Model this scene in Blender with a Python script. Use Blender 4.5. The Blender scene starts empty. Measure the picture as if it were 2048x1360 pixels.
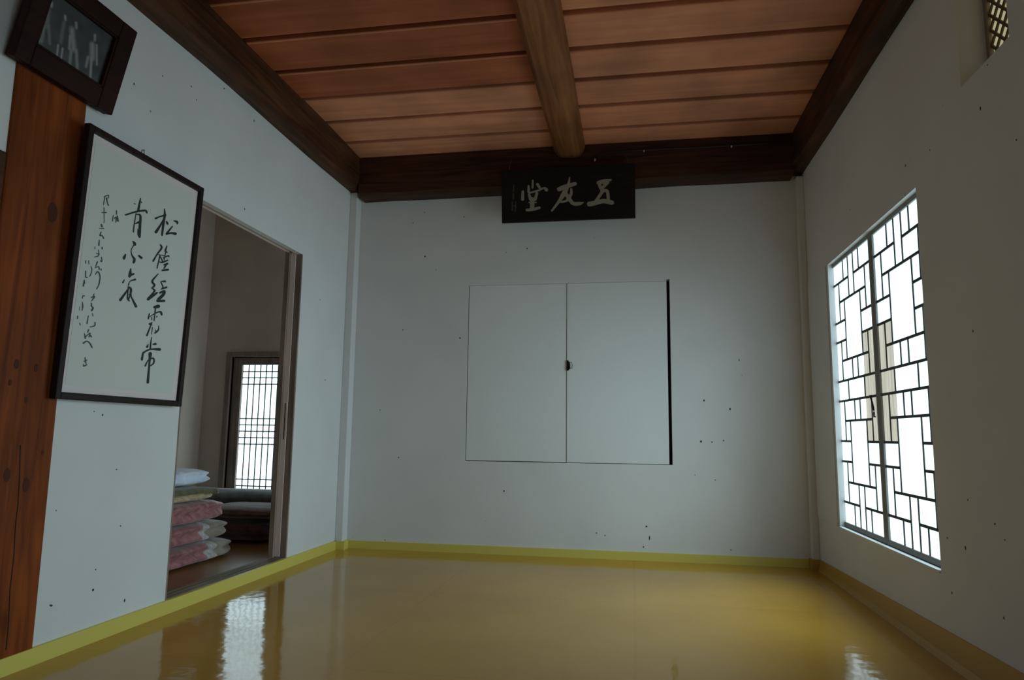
import bpy, bmesh, math, random
from mathutils import Vector, Matrix, noise
random.seed(7)
C = bpy.context.scene.collection
sc = bpy.context.scene

# ------------------------------------------------------------------ camera
F_PX = 1395.893                       # focal length in pixels of the 2048 x 1360 frame
RIGHT = Vector((0.9854629, 0.1693893, 0.0130427))
DOWN = Vector((-0.0099224, 0.1340258, -0.9909282))
FWD = Vector((-0.1696007, 0.9763935, 0.1337582))
EYE = Vector((0.0, 0.0, 0.66))
cam_d = bpy.data.cameras.new('camera')
cam_d.sensor_width = 36.0
cam_d.lens = F_PX / 2048 * 36.0
cam_d.clip_start = 0.02
cam = bpy.data.objects.new('camera', cam_d)
C.objects.link(cam)
up = -DOWN
cam.matrix_world = Matrix(((RIGHT.x, up.x, -FWD.x, EYE.x), (RIGHT.y, up.y, -FWD.y, EYE.y),
                           (RIGHT.z, up.z, -FWD.z, EYE.z), (0, 0, 0, 1)))
sc.camera = cam

# ------------------------------------------------------------------ world, exposure
w = bpy.data.worlds.new('overcast'); sc.world = w
w.use_nodes = True
w.node_tree.nodes['Background'].inputs[0].default_value = (0.80, 0.90, 1.0, 1)
w.node_tree.nodes['Background'].inputs[1].default_value = 1.0
sc.view_settings.view_transform = 'Standard'
sc.view_settings.look = 'None'
sc.view_settings.gamma = 1.0
sc.view_settings.use_curve_mapping = False
sc.view_settings.exposure = 0.0
sc.cycles.use_denoising = True
sc.cycles.max_bounces = 10
sc.cycles.diffuse_bounces = 6
sc.cycles.sample_clamp_indirect = 4.0

DAY = (0.66, 0.905, 1.0)              # daylight on window paper
L_MAIN, L_SIDE, L_TRANSOM, L_NEAR = 1.75, 2.5, 0.36, 1.6

def daylight(name, loc, sy, sz, power, spread, tilt):
    """daylight entering through a seen or added paper window of the right wall, aimed across the room"""
    ld = bpy.data.lights.new(name, 'AREA'); ld.shape = 'RECTANGLE'; ld.size = sz; ld.size_y = sy
    ld.energy = power; ld.color = DAY; ld.spread = math.radians(spread)
    o = bpy.data.objects.new(name, ld); C.objects.link(o); o.location = loc
    o.rotation_euler = (0, math.radians(90 - tilt), 0)      # local -z looks towards -x
    return o
for k in range(4):                      # one strip per quarter of the window height
    zc = 0.259 + 1.228 * (k + 0.5) / 4
    daylight('daylight_window_1', (0.915, 2.95, zc), 1.05, 0.29, 2.15, 125, 14)
    daylight('fill_unseen_window', (0.915, -0.09, zc), 1.05, 0.29, 1.8, 125, 14)  # lamp of the unseen window, added to brighten the left wall

# ------------------------------------------------------------------ dimensions (metres)
XL, XR, YB, YR = -1.675, 0.93, 3.92, -2.2
ZB = 2.10                             # underside of beams
ZC = 2.30                             # ceiling boards
LX, LY, LZ = -2.86, 4.30, 0.045       # side room: far wall x, back wall y, floor z

# ------------------------------------------------------------------ materials
def mat(name, col, rough=0.6, spec=0.5, metal=0.0):
    m = bpy.data.materials.new(name); m.use_nodes = True
    b = m.node_tree.nodes['Principled BSDF']
    b.inputs['Base Color'].default_value = (*col, 1)
    b.inputs['Roughness'].default_value = rough
    b.inputs['Metallic'].default_value = metal
    b.inputs['Specular IOR Level'].default_value = spec
    return m

def N(m, t, **kw):
    n = m.node_tree.nodes.new(t)
    for k, v in kw.items():
        if hasattr(n, k): setattr(n, k, v)
        else: n.inputs[k].default_value = v
    return n

def link(m, a, b): m.node_tree.links.new(a, b)

def ramp(m, src, stops):
    r = N(m, 'ShaderNodeValToRGB'); e = r.color_ramp.elements
    e[0].position, e[0].color = stops[0][0], (*stops[0][1], 1)
    e[1].position, e[1].color = stops[1][0], (*stops[1][1], 1)
    for p, c in stops[2:]:
        x = e.new(p); x.color = (*c, 1)
    link(m, src, r.inputs[0]); return r

def coords(m, scale=(1, 1, 1), rot=(0, 0, 0)):
    g = N(m, 'ShaderNodeNewGeometry')
    mp = N(m, 'ShaderNodeMapping'); mp.inputs['Scale'].default_value = scale; mp.inputs['Rotation'].default_value = rot
    link(m, g.outputs['Position'], mp.inputs[0]); return mp.outputs[0]

def bump(m, h, strength, dist=0.01):
    b = N(m, 'ShaderNodeBump'); b.inputs['Strength'].default_value = strength; b.inputs['Distance'].default_value = dist
    link(m, h, b.inputs['Height']); link(m, b.outputs[0], m.node_tree.nodes['Principled BSDF'].inputs['Normal'])

def paper_mat(name, col, dark=0.93, fleck=True):
    m = mat(name, col, 0.85, 0.25)
    P = m.node_tree.nodes['Principled BSDF']
    n1 = N(m, 'ShaderNodeTexNoise'); n1.inputs['Scale'].default_value = 3.0; n1.inputs['Detail'].default_value = 4
    link(m, coords(m), n1.inputs[0])
    d = tuple(c * dark for c in col)
    r1 = ramp(m, n1.outputs[0], [(0.3, d), (0.7, col)])
    out = r1.outputs[0]
    nf = N(m, 'ShaderNodeTexNoise'); nf.inputs['Scale'].default_value = 260.0; nf.inputs['Detail'].default_value = 2
    link(m, coords(m, (1, 1, 0.3)), nf.inputs[0])
    if fleck:                         # bark flecks pressed into the mulberry paper
        v = N(m, 'ShaderNodeTexVoronoi'); v.inputs['Scale'].default_value = 13.0
        v.inputs['Randomness'].default_value = 1.0
        link(m, coords(m, (1, 1, 0.6), (0.3, 0.2, 0)), v.inputs[0])
        cr = N(m, 'ShaderNodeSeparateColor'); link(m, v.outputs['Color'], cr.inputs[0])
        sz = N(m, 'ShaderNodeMapRange'); sz.inputs[1].default_value = 0.55; sz.inputs[2].default_value = 1.0
        sz.inputs[3].default_value = 0.0; sz.inputs[4].default_value = 0.048
        link(m, cr.outputs[0], sz.inputs[0])
        lt = N(m, 'ShaderNodeMath', operation='LESS_THAN'); link(m, v.outputs['Distance'], lt.inputs[0]); link(m, sz.outputs[0], lt.inputs[1])
        mu = N(m, 'ShaderNodeMath', operation='MULTIPLY'); mu.inputs[1].default_value = 0.38; link(m, lt.outputs[0], mu.inputs[0])
        mx = N(m, 'ShaderNodeMix', data_type='RGBA'); mx.inputs['B'].default_value = (0.10, 0.09, 0.08, 1)
        link(m, out, mx.inputs['A']); link(m, mu.outputs[0], mx.inputs['Factor']); out = mx.outputs['Result']
    link(m, out, P.inputs['Base Color'])
    bump(m, nf.outputs[0], 0.12, 0.002)
    return m

def wood_mat(name, c0, c1, axis='y', rough=0.5, knots=0.0, scale=1.0, spec=0.22):
    m = mat(name, c1, rough, spec)
    P = m.node_tree.nodes['Principled BSDF']
    s = {'x': (0.9, 14, 14), 'y': (14, 0.9, 14), 'z': (14, 14, 0.9)}[axis]
    s = tuple(v * scale for v in s)
    n1 = N(m, 'ShaderNodeTexNoise'); n1.inputs['Scale'].default_value = 2.2; n1.inputs['Detail'].default_value = 8; n1.inputs['Distortion'].default_value = 1.2
    link(m, coords(m, s), n1.inputs[0])
    r1 = ramp(m, n1.outputs[0], [(0.28, c0), (0.72, c1)])
    n2 = N(m, 'ShaderNodeTexNoise'); n2.inputs['Scale'].default_value = 2.5; n2.inputs['Detail'].default_value = 3
    link(m, coords(m), n2.inputs[0])
    r2 = ramp(m, n2.outputs[0], [(0.3, (0.62, 0.62, 0.62)), (0.7, (1.12, 1.08, 1.02))])
    mx = N(m, 'ShaderNodeMix', data_type='RGBA', blend_type='MULTIPLY'); mx.inputs['Factor'].default_value = 1.0
    link(m, r1.outputs[0], mx.inputs['A']); link(m, r2.outputs[0], mx.inputs['B'])
    link(m, mx.outputs['Result'], P.inputs['Base Color'])
    bump(m, n1.outputs[0], 0.25, 0.004)
    return m

def glow_mat(name, col, strength, ribs=0):
    m = bpy.data.materials.new(name); m.use_nodes = True
    P = m.node_tree.nodes['Principled BSDF']
    P.inputs['Base Color'].default_value = (0.6, 0.6, 0.58, 1); P.inputs['Roughness'].default_value = 0.9
    P.inputs['Emission Color'].default_value = (*col, 1); P.inputs['Emission Strength'].default_value = strength
    if ribs:
        n = N(m, 'ShaderNodeTexNoise'); n.inputs['Scale'].default_value = 1.0; n.inputs['Detail'].default_value = 3
        link(m, coords(m, (1, ribs, 3)), n.inputs[0])
        r = ramp(m, n.outputs[0], [(0.36, tuple(c * 0.62 for c in col)), (0.64, tuple(c * 1.2 for c in col))])
        link(m, r.outputs[0], P.inputs['Emission Color'])
    return m

M = {}
M['wall'] = paper_mat('wall_paper', (0.745, 0.755, 0.755))
M['plain'] = paper_mat('cupboard_paper', (0.77, 0.80, 0.80), 0.97, False)
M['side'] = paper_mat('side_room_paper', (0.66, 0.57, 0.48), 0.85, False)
M['beam_y'] = wood_mat('dark_beam_wood_y', (0.026, 0.011, 0.005), (0.125, 0.050, 0.022), 'y', 0.55)
M['beam_x'] = wood_mat('dark_beam_wood_x', (0.024, 0.010, 0.006), (0.095, 0.036, 0.020), 'x', 0.55)
M['centre'] = wood_mat('centre_beam_wood', (0.17, 0.062, 0.022), (0.37, 0.150, 0.055), 'y', 0.55, scale=0.8)
M['boards'] = wood_mat('ceiling_board_wood', (0.68, 0.275, 0.15), (0.84, 0.365, 0.21), 'x', 0.6, scale=0.5)
M['boards_red'] = wood_mat('reddish_ceiling_board_wood', (0.38, 0.105, 0.042), (0.52, 0.155, 0.065), 'x', 0.6, scale=0.5)
M['gap'] = mat('ceiling_gap_shade_wood', (0.05, 0.018, 0.008), 0.8)
M['frame'] = wood_mat('picture_frame_wood', (0.012, 0.006, 0.006), (0.030, 0.014, 0.012), 'z', 0.5)
M['frame_red'] = wood_mat('photo_frame_wood', (0.016, 0.005, 0.004), (0.034, 0.010, 0.008), 'y', 0.55, spec=0.12)
M['jamb'] = wood_mat('door_jamb_wood', (0.22, 0.17, 0.14), (0.38, 0.31, 0.26), 'z', 0.6)
M['track'] = wood_mat('door_track_wood', (0.12, 0.09, 0.06), (0.30, 0.24, 0.17), 'y', 0.6)
M['pale'] = mat('pale_door_edge', (0.93, 0.78, 0.73), 0.7)
M['sash'] = mat('grey_sash_paint', (0.22, 0.22, 0.21), 0.55)
M['muntin'] = mat('dark_lattice_wood', (0.045, 0.035, 0.03), 0.6)
M['muntin_brown'] = mat('brown_lattice_wood', (0.10, 0.07, 0.035), 0.6)
M['glow'] = glow_mat('backlit_window_paper', DAY, L_MAIN)
M['glow_unseen'] = glow_mat('glowing_unseen_window_paper', DAY, L_NEAR)  # glow of the added window, out of view
M['glow_side'] = glow_mat('backlit_side_window_paper', DAY, L_SIDE)
M['glow_transom'] = glow_mat('backlit_transom_paper', (1.0, 0.90, 0.52), L_TRANSOM)
M['glow_patch'] = glow_mat('ribbed_backlit_paper', (0.84, 0.86, 0.74), 0.62, 120)
M['black'] = mat('black_iron', (0.012, 0.012, 0.012), 0.4, 0.5, 0.6)
M['ink'] = mat('black_ink', (0.010, 0.013, 0.013), 0.6)
M['ink_soft'] = mat('thin_grey_ink', (0.06, 0.075, 0.075), 0.7)
M['mount'] = mat('pinkish_mount_paper', (0.76, 0.68, 0.67), 0.8)
M['xuan'] = mat('calligraphy_paper', (0.66, 0.69, 0.65), 0.85)
M['dark'] = mat('dark_wood_and_recess_shade', (0.02, 0.017, 0.014), 0.9)  # near-black wood; also paints the shade in the door head recess
M['board_black'] = wood_mat('black_sign_wood', (0.006, 0.005, 0.005), (0.014, 0.010, 0.009), 'x', 0.5)
M['gold'] = mat('carved_faded_lettering', (0.27, 0.24, 0.18), 0.7)
M['gold_faint'] = mat('faint_lettering', (0.055, 0.045, 0.04), 0.7)
M['wire'] = mat('grey_wire', (0.25, 0.25, 0.27), 0.4, 0.5, 0.8)
M['clip'] = mat('pale_clip_plastic', (0.75, 0.75, 0.75), 0.5)
M['cable'] = mat('dark_cable', (0.02, 0.018, 0.018), 0.5)

M['knot'] = mat('dark_knot_wood', (0.075, 0.022, 0.010), 0.7, 0.2)
# reddish pillar with knots
m = wood_mat('pillar_wood', (0.12, 0.026, 0.005), (0.33, 0.078, 0.014), 'z', 0.6, spec=0.15)
P = m.node_tree.nodes['Principled BSDF']
src = P.inputs['Base Color'].links[0].from_socket
v = N(m, 'ShaderNodeTexVoronoi'); v.inputs['Scale'].default_value = 4.2
link(m, coords(m, (1, 1.3, 0.75)), v.inputs[0])
r = ramp(m, v.outputs['Distance'], [(0.05, (0.10, 0.07, 0.06)), (0.17, (1, 1, 1))])
mx = N(m, 'ShaderNodeMix', data_type='RGBA', blend_type='MULTIPLY'); mx.inputs['Factor'].default_value = 0.9
link(m, src, mx.inputs['A']); link(m, r.outputs[0], mx.inputs['B']); link(m, mx.outputs['Result'], P.inputs['Base Color'])
M['pillar'] = m

# oiled paper floor: glossy ochre sheets
def floor_mat(name, c0, c1, rough, seams=True):
    m = mat(name, c1, rough, 0.38)
    P = m.node_tree.nodes['Principled BSDF']
    n = N(m, 'ShaderNodeTexNoise'); n.inputs['Scale'].default_value = 1.6; n.inputs['Detail'].default_value = 5
    link(m, coords(m), n.inputs[0])
    r = ramp(m, n.outputs[0], [(0.3, c0), (0.7, c1)]); out = r.outputs[0]
    if seams:
        br = N(m, 'ShaderNodeTexBrick'); br.offset = 0.0
        br.inputs['Scale'].default_value = 1.0; br.inputs['Mortar Size'].default_value = 0.006; br.inputs['Mortar Smooth'].default_value = 0.3
        br.inputs['Brick Width'].default_value = 0.83; br.inputs['Row Height'].default_value = 0.98
        br.inputs['Color1'].default_value = (1, 1, 1, 1); br.inputs['Color2'].default_value = (0.95, 0.94, 0.92, 1); br.inputs['Mortar'].default_value = (0.92, 0.90, 0.86, 1)
        link(m, coords(m), br.inputs[0])
        mx = N(m, 'ShaderNodeMix', data_type='RGBA', blend_type='MULTIPLY'); mx.inputs['Factor'].default_value = 1.0
        link(m, out, mx.inputs['A']); link(m, br.outputs[0], mx.inputs['B']); out = mx.outputs['Result']
    link(m, out, P.inputs['Base Color'])
    n2 = N(m, 'ShaderNodeTexNoise'); n2.inputs['Scale'].default_value = 16.0; n2.inputs['Detail'].default_value = 2
    link(m, coords(m), n2.inputs[0])
    bump(m, n2.outputs[0], 0.13, 0.008)
    return m
M['floor'] = floor_mat('oiled_paper_floor', (0.46, 0.235, 0.026), (0.55, 0.305, 0.040), 0.10)
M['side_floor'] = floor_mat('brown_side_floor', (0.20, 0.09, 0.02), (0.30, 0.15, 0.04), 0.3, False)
M['base_shaded'] = mat('shaded_baseboard_paper', (0.50, 0.30, 0.06), 0.4)  # baseboard paper with the right wall's shade put into its colour
M['base'] = mat('yellow_baseboard_paper', (0.70, 0.60, 0.13), 0.4)

def fabric(name, c0, c1, scale=30, rough=0.8, sheen=0.3):
    m = mat(name, c1, rough, 0.3)
    n = N(m, 'ShaderNodeTexNoise'); n.inputs['Scale'].default_value = scale; n.inputs['Detail'].default_value = 4
    link(m, coords(m), n.inputs[0])
    r = ramp(m, n.outputs[0], [(0.35, c0), (0.65, c1)])
    link(m, r.outputs[0], m.node_tree.nodes['Principled BSDF'].inputs['Base Color'])
    m.node_tree.nodes['Principled BSDF'].inputs['Sheen Weight'].default_value = sheen
    bump(m, n.outputs[0], 0.2, 0.004)
    return m
M['pink'] = fabric('pink_quilt_satin', (0.26, 0.085, 0.09), (0.44, 0.19, 0.20), 30, 0.5)
M['lace'] = fabric('white_lace_band', (0.38, 0.32, 0.31), (0.62, 0.56, 0.55), 60)
M['beige'] = fabric('beige_quilt_lining', (0.24, 0.19, 0.145), (0.36, 0.295, 0.23), 20)
M['green'] = fabric('olive_quilt_silk', (0.09, 0.09, 0.045), (0.16, 0.15, 0.075), 26)
M['goldc'] = fabric('gold_brocade', (0.40, 0.28, 0.15), (0.62, 0.49, 0.30), 45)
M['white'] = fabric('white_blue_sheet', (0.60, 0.68, 0.85), (0.78, 0.84, 0.95), 18)
M['grey'] = fabric('grey_bolster_cloth', (0.11, 0.11, 0.105), (0.19, 0.19, 0.18), 20)
M['brown'] = fabric('dark_brown_cushion', (0.06, 0.022, 0.016), (0.14, 0.055, 0.04), 20)
M['tan'] = fabric('tan_cushion_cloth', (0.07, 0.028, 0.018), (0.14, 0.06, 0.035), 20)

# ------------------------------------------------------------------ mesh helpers
def mesh_obj(name, bm, material, parent=None, smooth=False):
    bmesh.ops.recalc_face_normals(bm, faces=bm.faces[:])
    me = bpy.data.meshes.new(name)
    if smooth:
        for f in bm.faces: f.smooth = True
    bm.to_mesh(me); bm.free()
    mats = material if isinstance(material, (list, tuple)) else [material]
    for k in mats: me.materials.append(k)
    o = bpy.data.objects.new(name, me); C.objects.link(o)
    if parent: o.parent = parent
    return o

def root(name, label, cat, loc, group=None):
    o = bpy.data.objects.new(name, None); C.objects.link(o); o.location = loc; o.empty_display_size = 0.1
    o['label'] = label; o['category'] = cat
    if group: o['group'] = group
    return o

def child(name, bm, material, parent, smooth=False):
    """bm is in world coordinates; store it relative to the parent"""
    off = Vector(parent.location)
    p = parent.parent
    while p is not None:
        off += Vector(p.location); p = p.parent
    for v_ in bm.verts: v_.co -= off
    return mesh_obj(name, bm, material, parent, smooth)

def tag(o, label, cat, group=None):
    o['label'] = label; o['category'] = cat
    if group: o['group'] = group
    return o

def struct(o): o['kind'] = 'structure'; return o

def box(bm, x0, x1, y0, y1, z0, z1, mi=0, bev=0.0):
    if x0 > x1: x0, x1 = x1, x0
    if y0 > y1: y0, y1 = y1, y0
    if z0 > z1: z0, z1 = z1, z0
    vs = [bm.verts.new((x, y, z)) for x in (x0, x1) for y in (y0, y1) for z in (z0, z1)]
    fs = []
    for f in ((0, 1, 3, 2), (4, 6, 7, 5), (0, 4, 5, 1), (2, 3, 7, 6), (0, 2, 6, 4), (1, 5, 7, 3)):
        q = bm.faces.new([vs[i] for i in f]); q.material_index = mi; fs.append(q)
    if bev:
        es = list({e for f in fs for e in f.edges})
        bmesh.ops.bevel(bm, geom=es, offset=bev, segments=2, affect='EDGES', profile=0.5)

def new(): return bmesh.new()

def boxes(*bs, bev=0.0):
    bm = new()
    for b in bs: box(bm, *b, bev=bev)
    return bm

def wall_holes(axis, a0, a1, u0, u1, z0, z1, holes):
    """wall slab; axis 'x' = faces along x (u is y), axis 'y' = faces along y (u is x); holes (u0,u1,z0,z1)"""
    bm = new()
    us = sorted({u0, u1, *[h for q in holes for h in q[:2]]}); zs = sorted({z0, z1, *[h for q in holes for h in q[2:]]})
    def solid(i, k):
        if i < 0 or k < 0 or i >= len(us) - 1 or k >= len(zs) - 1: return False
        cu, cz = (us[i] + us[i + 1]) / 2, (zs[k] + zs[k + 1]) / 2
        return not any(h[0] < cu < h[1] and h[2] < cz < h[3] for h in holes)
    cache = {}
    def V(a, u, z):
        key = (a, u, z)
        if key not in cache: cache[key] = bm.verts.new((a, u, z) if axis == 'x' else (u, a, z))
        return cache[key]
    for i in range(len(us) - 1):
        for k in range(len(zs) - 1):
            if not solid(i, k): continue
            ua, ub, za, zb = us[i], us[i + 1], zs[k], zs[k + 1]
            for a in (a0, a1): bm.faces.new([V(a, ua, za), V(a, ub, za), V(a, ub, zb), V(a, ua, zb)])
            if not solid(i - 1, k): bm.faces.new([V(a0, ua, za), V(a1, ua, za), V(a1, ua, zb), V(a0, ua, zb)])
            if not solid(i + 1, k): bm.faces.new([V(a0, ub, za), V(a1, ub, za), V(a1, ub, zb), V(a0, ub, zb)])
            if not solid(i, k - 1): bm.faces.new([V(a0, ua, za), V(a1, ua, za), V(a1, ub, za), V(a0, ub, za)])
            if not solid(i, k + 1): bm.faces.new([V(a0, ua, zb), V(a1, ua, zb), V(a1, ub, zb), V(a0, ub, zb)])
    return bm

def tube(bm, pts, r, seg=8):
    pts = [Vector(p) for p in pts]; rings = []
    for i, p in enumerate(pts):
        d = (pts[min(i + 1, len(pts) - 1)] - pts[max(i - 1, 0)]).normalized()
        a = d.cross(Vector((0, 0, 1)))
        if a.length < 1e-4: a = d.cross(Vector((0, 1, 0)))
        a.normalize(); b = d.cross(a)
        rings.append([bm.verts.new(p + (a * math.cos(t) + b * math.sin(t)) * r) for t in (2 * math.pi * k / seg for k in range(seg))])
    for A, B in zip(rings, rings[1:]):
        for k in range(seg): bm.faces.new([A[k], A[(k + 1) % seg], B[(k + 1) % seg], B[k]])
    bm.faces.new(rings[0]); bm.faces.new(rings[-1][::-1])

def sight(px, py, origin, normal):
    """point of a world plane seen at a pixel of the 2048 x 1360 photograph (used to measure the place)"""
    d = RIGHT * ((px - 1024) / F_PX) + DOWN * ((py - 680) / F_PX) + FWD
    t = (Vector(origin) - EYE).dot(normal) / d.dot(normal)
    return EYE + d * t

# ------------------------------------------------------------------ setting: floor, walls, ceiling
struct(mesh_obj('floor', boxes((XL, XR, YR, YB, -0.05, 0)), M['floor']))
DOOR = (2.378, 3.285, 0.045, 1.605)
struct(mesh_obj('wall_left', wall_holes('x', XL - 0.085, XL, YR, YB + 0.10, 0, ZC + 0.10, [DOOR]), M['wall']))
CUP = (-0.943, 0.210, 0.506, 1.533)
wb = struct(mesh_obj('wall_back', wall_holes('y', YB, YB + 0.10, XL, XR, 0, ZC + 0.10, [CUP]), M['wall']))
WIN = (2.415, 3.487, 0.259, 1.487)
WUP = (1.800, 2.061, 1.655, 2.02)
WNR = (-0.623, 0.451, 0.259, 1.487)
struct(mesh_obj('wall_right', wall_holes('x', XR, XR + 0.12, YR, YB + 0.10, 0, ZC + 0.10, [WIN, WUP, WNR]), M['wall']))
struct(mesh_obj('wall_rear', boxes((XL, XR, YR - 0.1, YR, 0, ZC + 0.10)), M['wall']))

# ceiling of wide boards that run across, with deep gaps between them
bm = new()
box(bm, XL, XR, YR, YB, ZC + 0.045, ZC + 0.10, 1)
y = 3.574 + 0.267 + 0.012; n = 0
while y > YR:
    ya = max(y - 0.267 + 0.038, YR)
    xc = -0.34
    dz = [random.uniform(-0.003, 0.003) for _ in range(2)]
    box(bm, XL, xc, ya - 0.008, min(y, YB) - 0.006, ZC + dz[0], ZC + 0.05, 2 if n >= 3 else 0, 0.006)
    box(bm, xc, XR, ya, min(y, YB), ZC + dz[1], ZC + 0.05, 0, 0.006)
    y -= 0.267; n += 1
struct(mesh_obj('ceiling', bm, [M['boards'], M['gap'], M['boards_red']]))

def beam(name, pts, prof, material, label, wob=0.006, seed=0):
    """beam swept between pts; prof = list of (u, z) offsets, u along the horizontal normal"""
    a, b = Vector(pts[0]), Vector(pts[1]); d = (b - a); L = d.length; d.normalize()
    nrm = Vector((-d.y, d.x, 0)); n_ = 40
    bm = new(); rings = []
    for i in range(n_ + 1):
        c = a + d * L * i / n_; ring = []
        for k, (u, z) in enumerate(prof):
            wv = wob * noise.noise(Vector((i * 0.18, k * 1.7, seed))) * 2
            free = 1.0
            ring.append(bm.verts.new(c + nrm * (u + wv * 0.6) + Vector((0, 0, z + (wv if z < 0.15 else 0)))))
        rings.append(ring)
    m_ = len(prof)
    for A, B in zip(rings, rings[1:]):
        for k in range(m_): bm.faces.new([A[k], A[(k + 1) % m_], B[(k + 1) % m_], B[k]])
    bm.faces.new(rings[0]); bm.faces.new(rings[-1][::-1])
    org = a
    o = bpy.data.objects.new(name, None)
    for v_ in bm.verts: v_.co -= org
    ob = mesh_obj(name, bm, material); ob.location = org
    return tag(ob, label, 'beam', 'dark beams carrying the board ceiling')

H = ZC - ZB
# left beam: direction +y, normal points to -x, so inward is negative u
beam('ceiling_beam', [(XL, YR, ZB), (XL, YB - 0.005, ZB)], [(0.0, 0.0), (-0.045, 0.002), (-0.068, 0.022), (-0.074, 0.08), (-0.070, H), (0.0, H)],
     M['beam_y'], 'long dark wooden beam along the top of the left wall, above the calligraphy', 0.006, 1)
beam('ceiling_beam', [(XR, YR, ZB - 0.005), (XR, YB - 0.005, ZB - 0.005)], [(0.0, 0.0), (0.045, 0.002), (0.062, 0.02), (0.068, 0.08), (0.064, H), (0.0, H)],
     M['beam_y'], 'dark wooden beam along the top of the right wall, above the bright lattice window', 0.005, 2)
beam('ceiling_beam', [(XL + 0.07, YB, 2.055), (XR - 0.06, YB, 2.072)], [(0.0, 0.0), (-0.09, 0.0), (-0.115, 0.02), (-0.12, 0.09), (-0.12, 0.235), (0.0, 0.235)],
     M['beam_x'], 'dark crossbeam along the top of the far wall, behind the black name board', 0.003, 3)
pr = [(0.090, 0.0), (0.090, -0.022), (0.082, -0.050), (0.062, -0.072), (0.030, -0.080), (-0.030, -0.080), (-0.060, -0.072), (-0.082, -0.050), (-0.090, -0.022), (-0.090, 0.0)]
beam('ceiling_beam', [(-0.352, YR, ZC + 0.008), (-0.342, YB - 0.11, ZC + 0.008)], pr, M['centre'],
     'lighter brown rounded beam running down the middle of the ceiling towards the name board', 0.006, 4)

# pillar and side panel left of it
bm = boxes((XL - 0.02, XL + 0.008, 1.553, 1.803, 0.0, ZB + 0.005), bev=0.006)
bm2 = new(); box(bm2, XL + 0.0075, XL + 0.0095, 0, 0, 0, 0)
bm2.free()
pil = root('wooden_pillar', 'reddish brown knotty wooden pillar set in the left wall behind the framed pictures', 'pillar', (XL, 1.68, 0))
child('shaft', bm, M['pillar'], pil)
bm = new()                                       # drying crack down the face
pts = [sight(x_, y_, (XL + 0.0085, 0, 0), Vector((1, 0, 0))) for x_, y_ in ((41, 890), (39, 960), (36, 1010), (31, 1050), (28, 1110), (20, 1180), (17, 1250), (12, 1300))]
tube(bm, pts, 0.0013, 6); child('drying_crack', bm, M['dark'], pil)
bm = new()
for px_, py_, r_ in ((33, 728, 9), (72, 736, 8), (52, 970, 13), (52, 800, 6), (105, 425, 20), (85, 905, 5), (14, 950, 12), (20, 765, 6)):
    c_ = sight(px_, py_, (XL + 0.008, 0, 0), Vector((1, 0, 0)))
    vs = [bm.verts.new(c_ + Vector((0, math.cos(k * math.pi / 8) * r_ * 0.00085, math.sin(k * math.pi / 8) * r_ * 0.0015))) for k in range(16)]
    f = bm.faces.new(vs); g = bmesh.ops.extrude_face_region(bm, geom=[f])
    for e_ in g['geom']:
        if isinstance(e_, bmesh.types.BMVert): e_.co.x += 0.0008
child('knot', bm, M['knot'], pil)
rl = mesh_obj('wooden_rail', boxes((XL - 0.02, XL + 0.006, YR, 1.552, 1.264, 1.402), bev=0.004), M['beam_y'])
tag(rl, 'dark horizontal wooden rail joining the left side of the pillar at the photo edge', 'rail')

# papered corner posts, wall panel, baseboards
struct(mesh_obj('trim_1', boxes((XL, XL + 0.045, YB - 0.07, YB, 0, ZB - 0.0), bev=0.004), M['wall']))
struct(mesh_obj('trim_2', boxes((XR - 0.035, XR, YB - 0.05, YB, 0, ZB - 0.02), bev=0.004), M['wall']))
struct(mesh_obj('trim_3', boxes((XR - 0.006, XR, 3.515, 3.86, 0.259, 1.487), bev=0.002), M['wall']))
t = 0.012; hb = 0.048
struct(mesh_obj('baseboard_left', boxes((XL, XL + t, YR, YB - 0.07, 0, hb), (XL, XL + 0.05 + t, YB - 0.07 - t, YB - 0.07, 0, hb), (XL + 0.045, XL + 0.045 + t, YB - 0.07, YB, 0, hb)), M['base']))
struct(mesh_obj('baseboard_back', boxes((XL + 0.045, XR - 0.035, YB - t, YB, 0, 0.044)), M['base']))
# right baseboard: the floor paper turned up the wall, higher towards the viewer
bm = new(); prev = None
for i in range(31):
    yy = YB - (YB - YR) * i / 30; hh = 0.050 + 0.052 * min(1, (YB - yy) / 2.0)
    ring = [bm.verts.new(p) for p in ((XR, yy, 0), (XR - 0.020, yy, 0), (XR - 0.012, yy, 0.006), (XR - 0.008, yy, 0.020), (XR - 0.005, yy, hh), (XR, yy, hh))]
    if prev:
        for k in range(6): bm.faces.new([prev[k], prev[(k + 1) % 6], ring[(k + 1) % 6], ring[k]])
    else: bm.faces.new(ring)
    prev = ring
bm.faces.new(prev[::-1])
struct(mesh_obj('baseboard_right', bm, M['base_shaded']))
struct(mesh_obj('trim_5', boxes((XR - 0.035 - t, XR, YB - 0.05 - t, YB - 0.05, 0, 0.05), (XR - 0.035 - t, XR - 0.035, YB - 0.05, YB - t, 0, 0.05)), M['base_shaded']))

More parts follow.
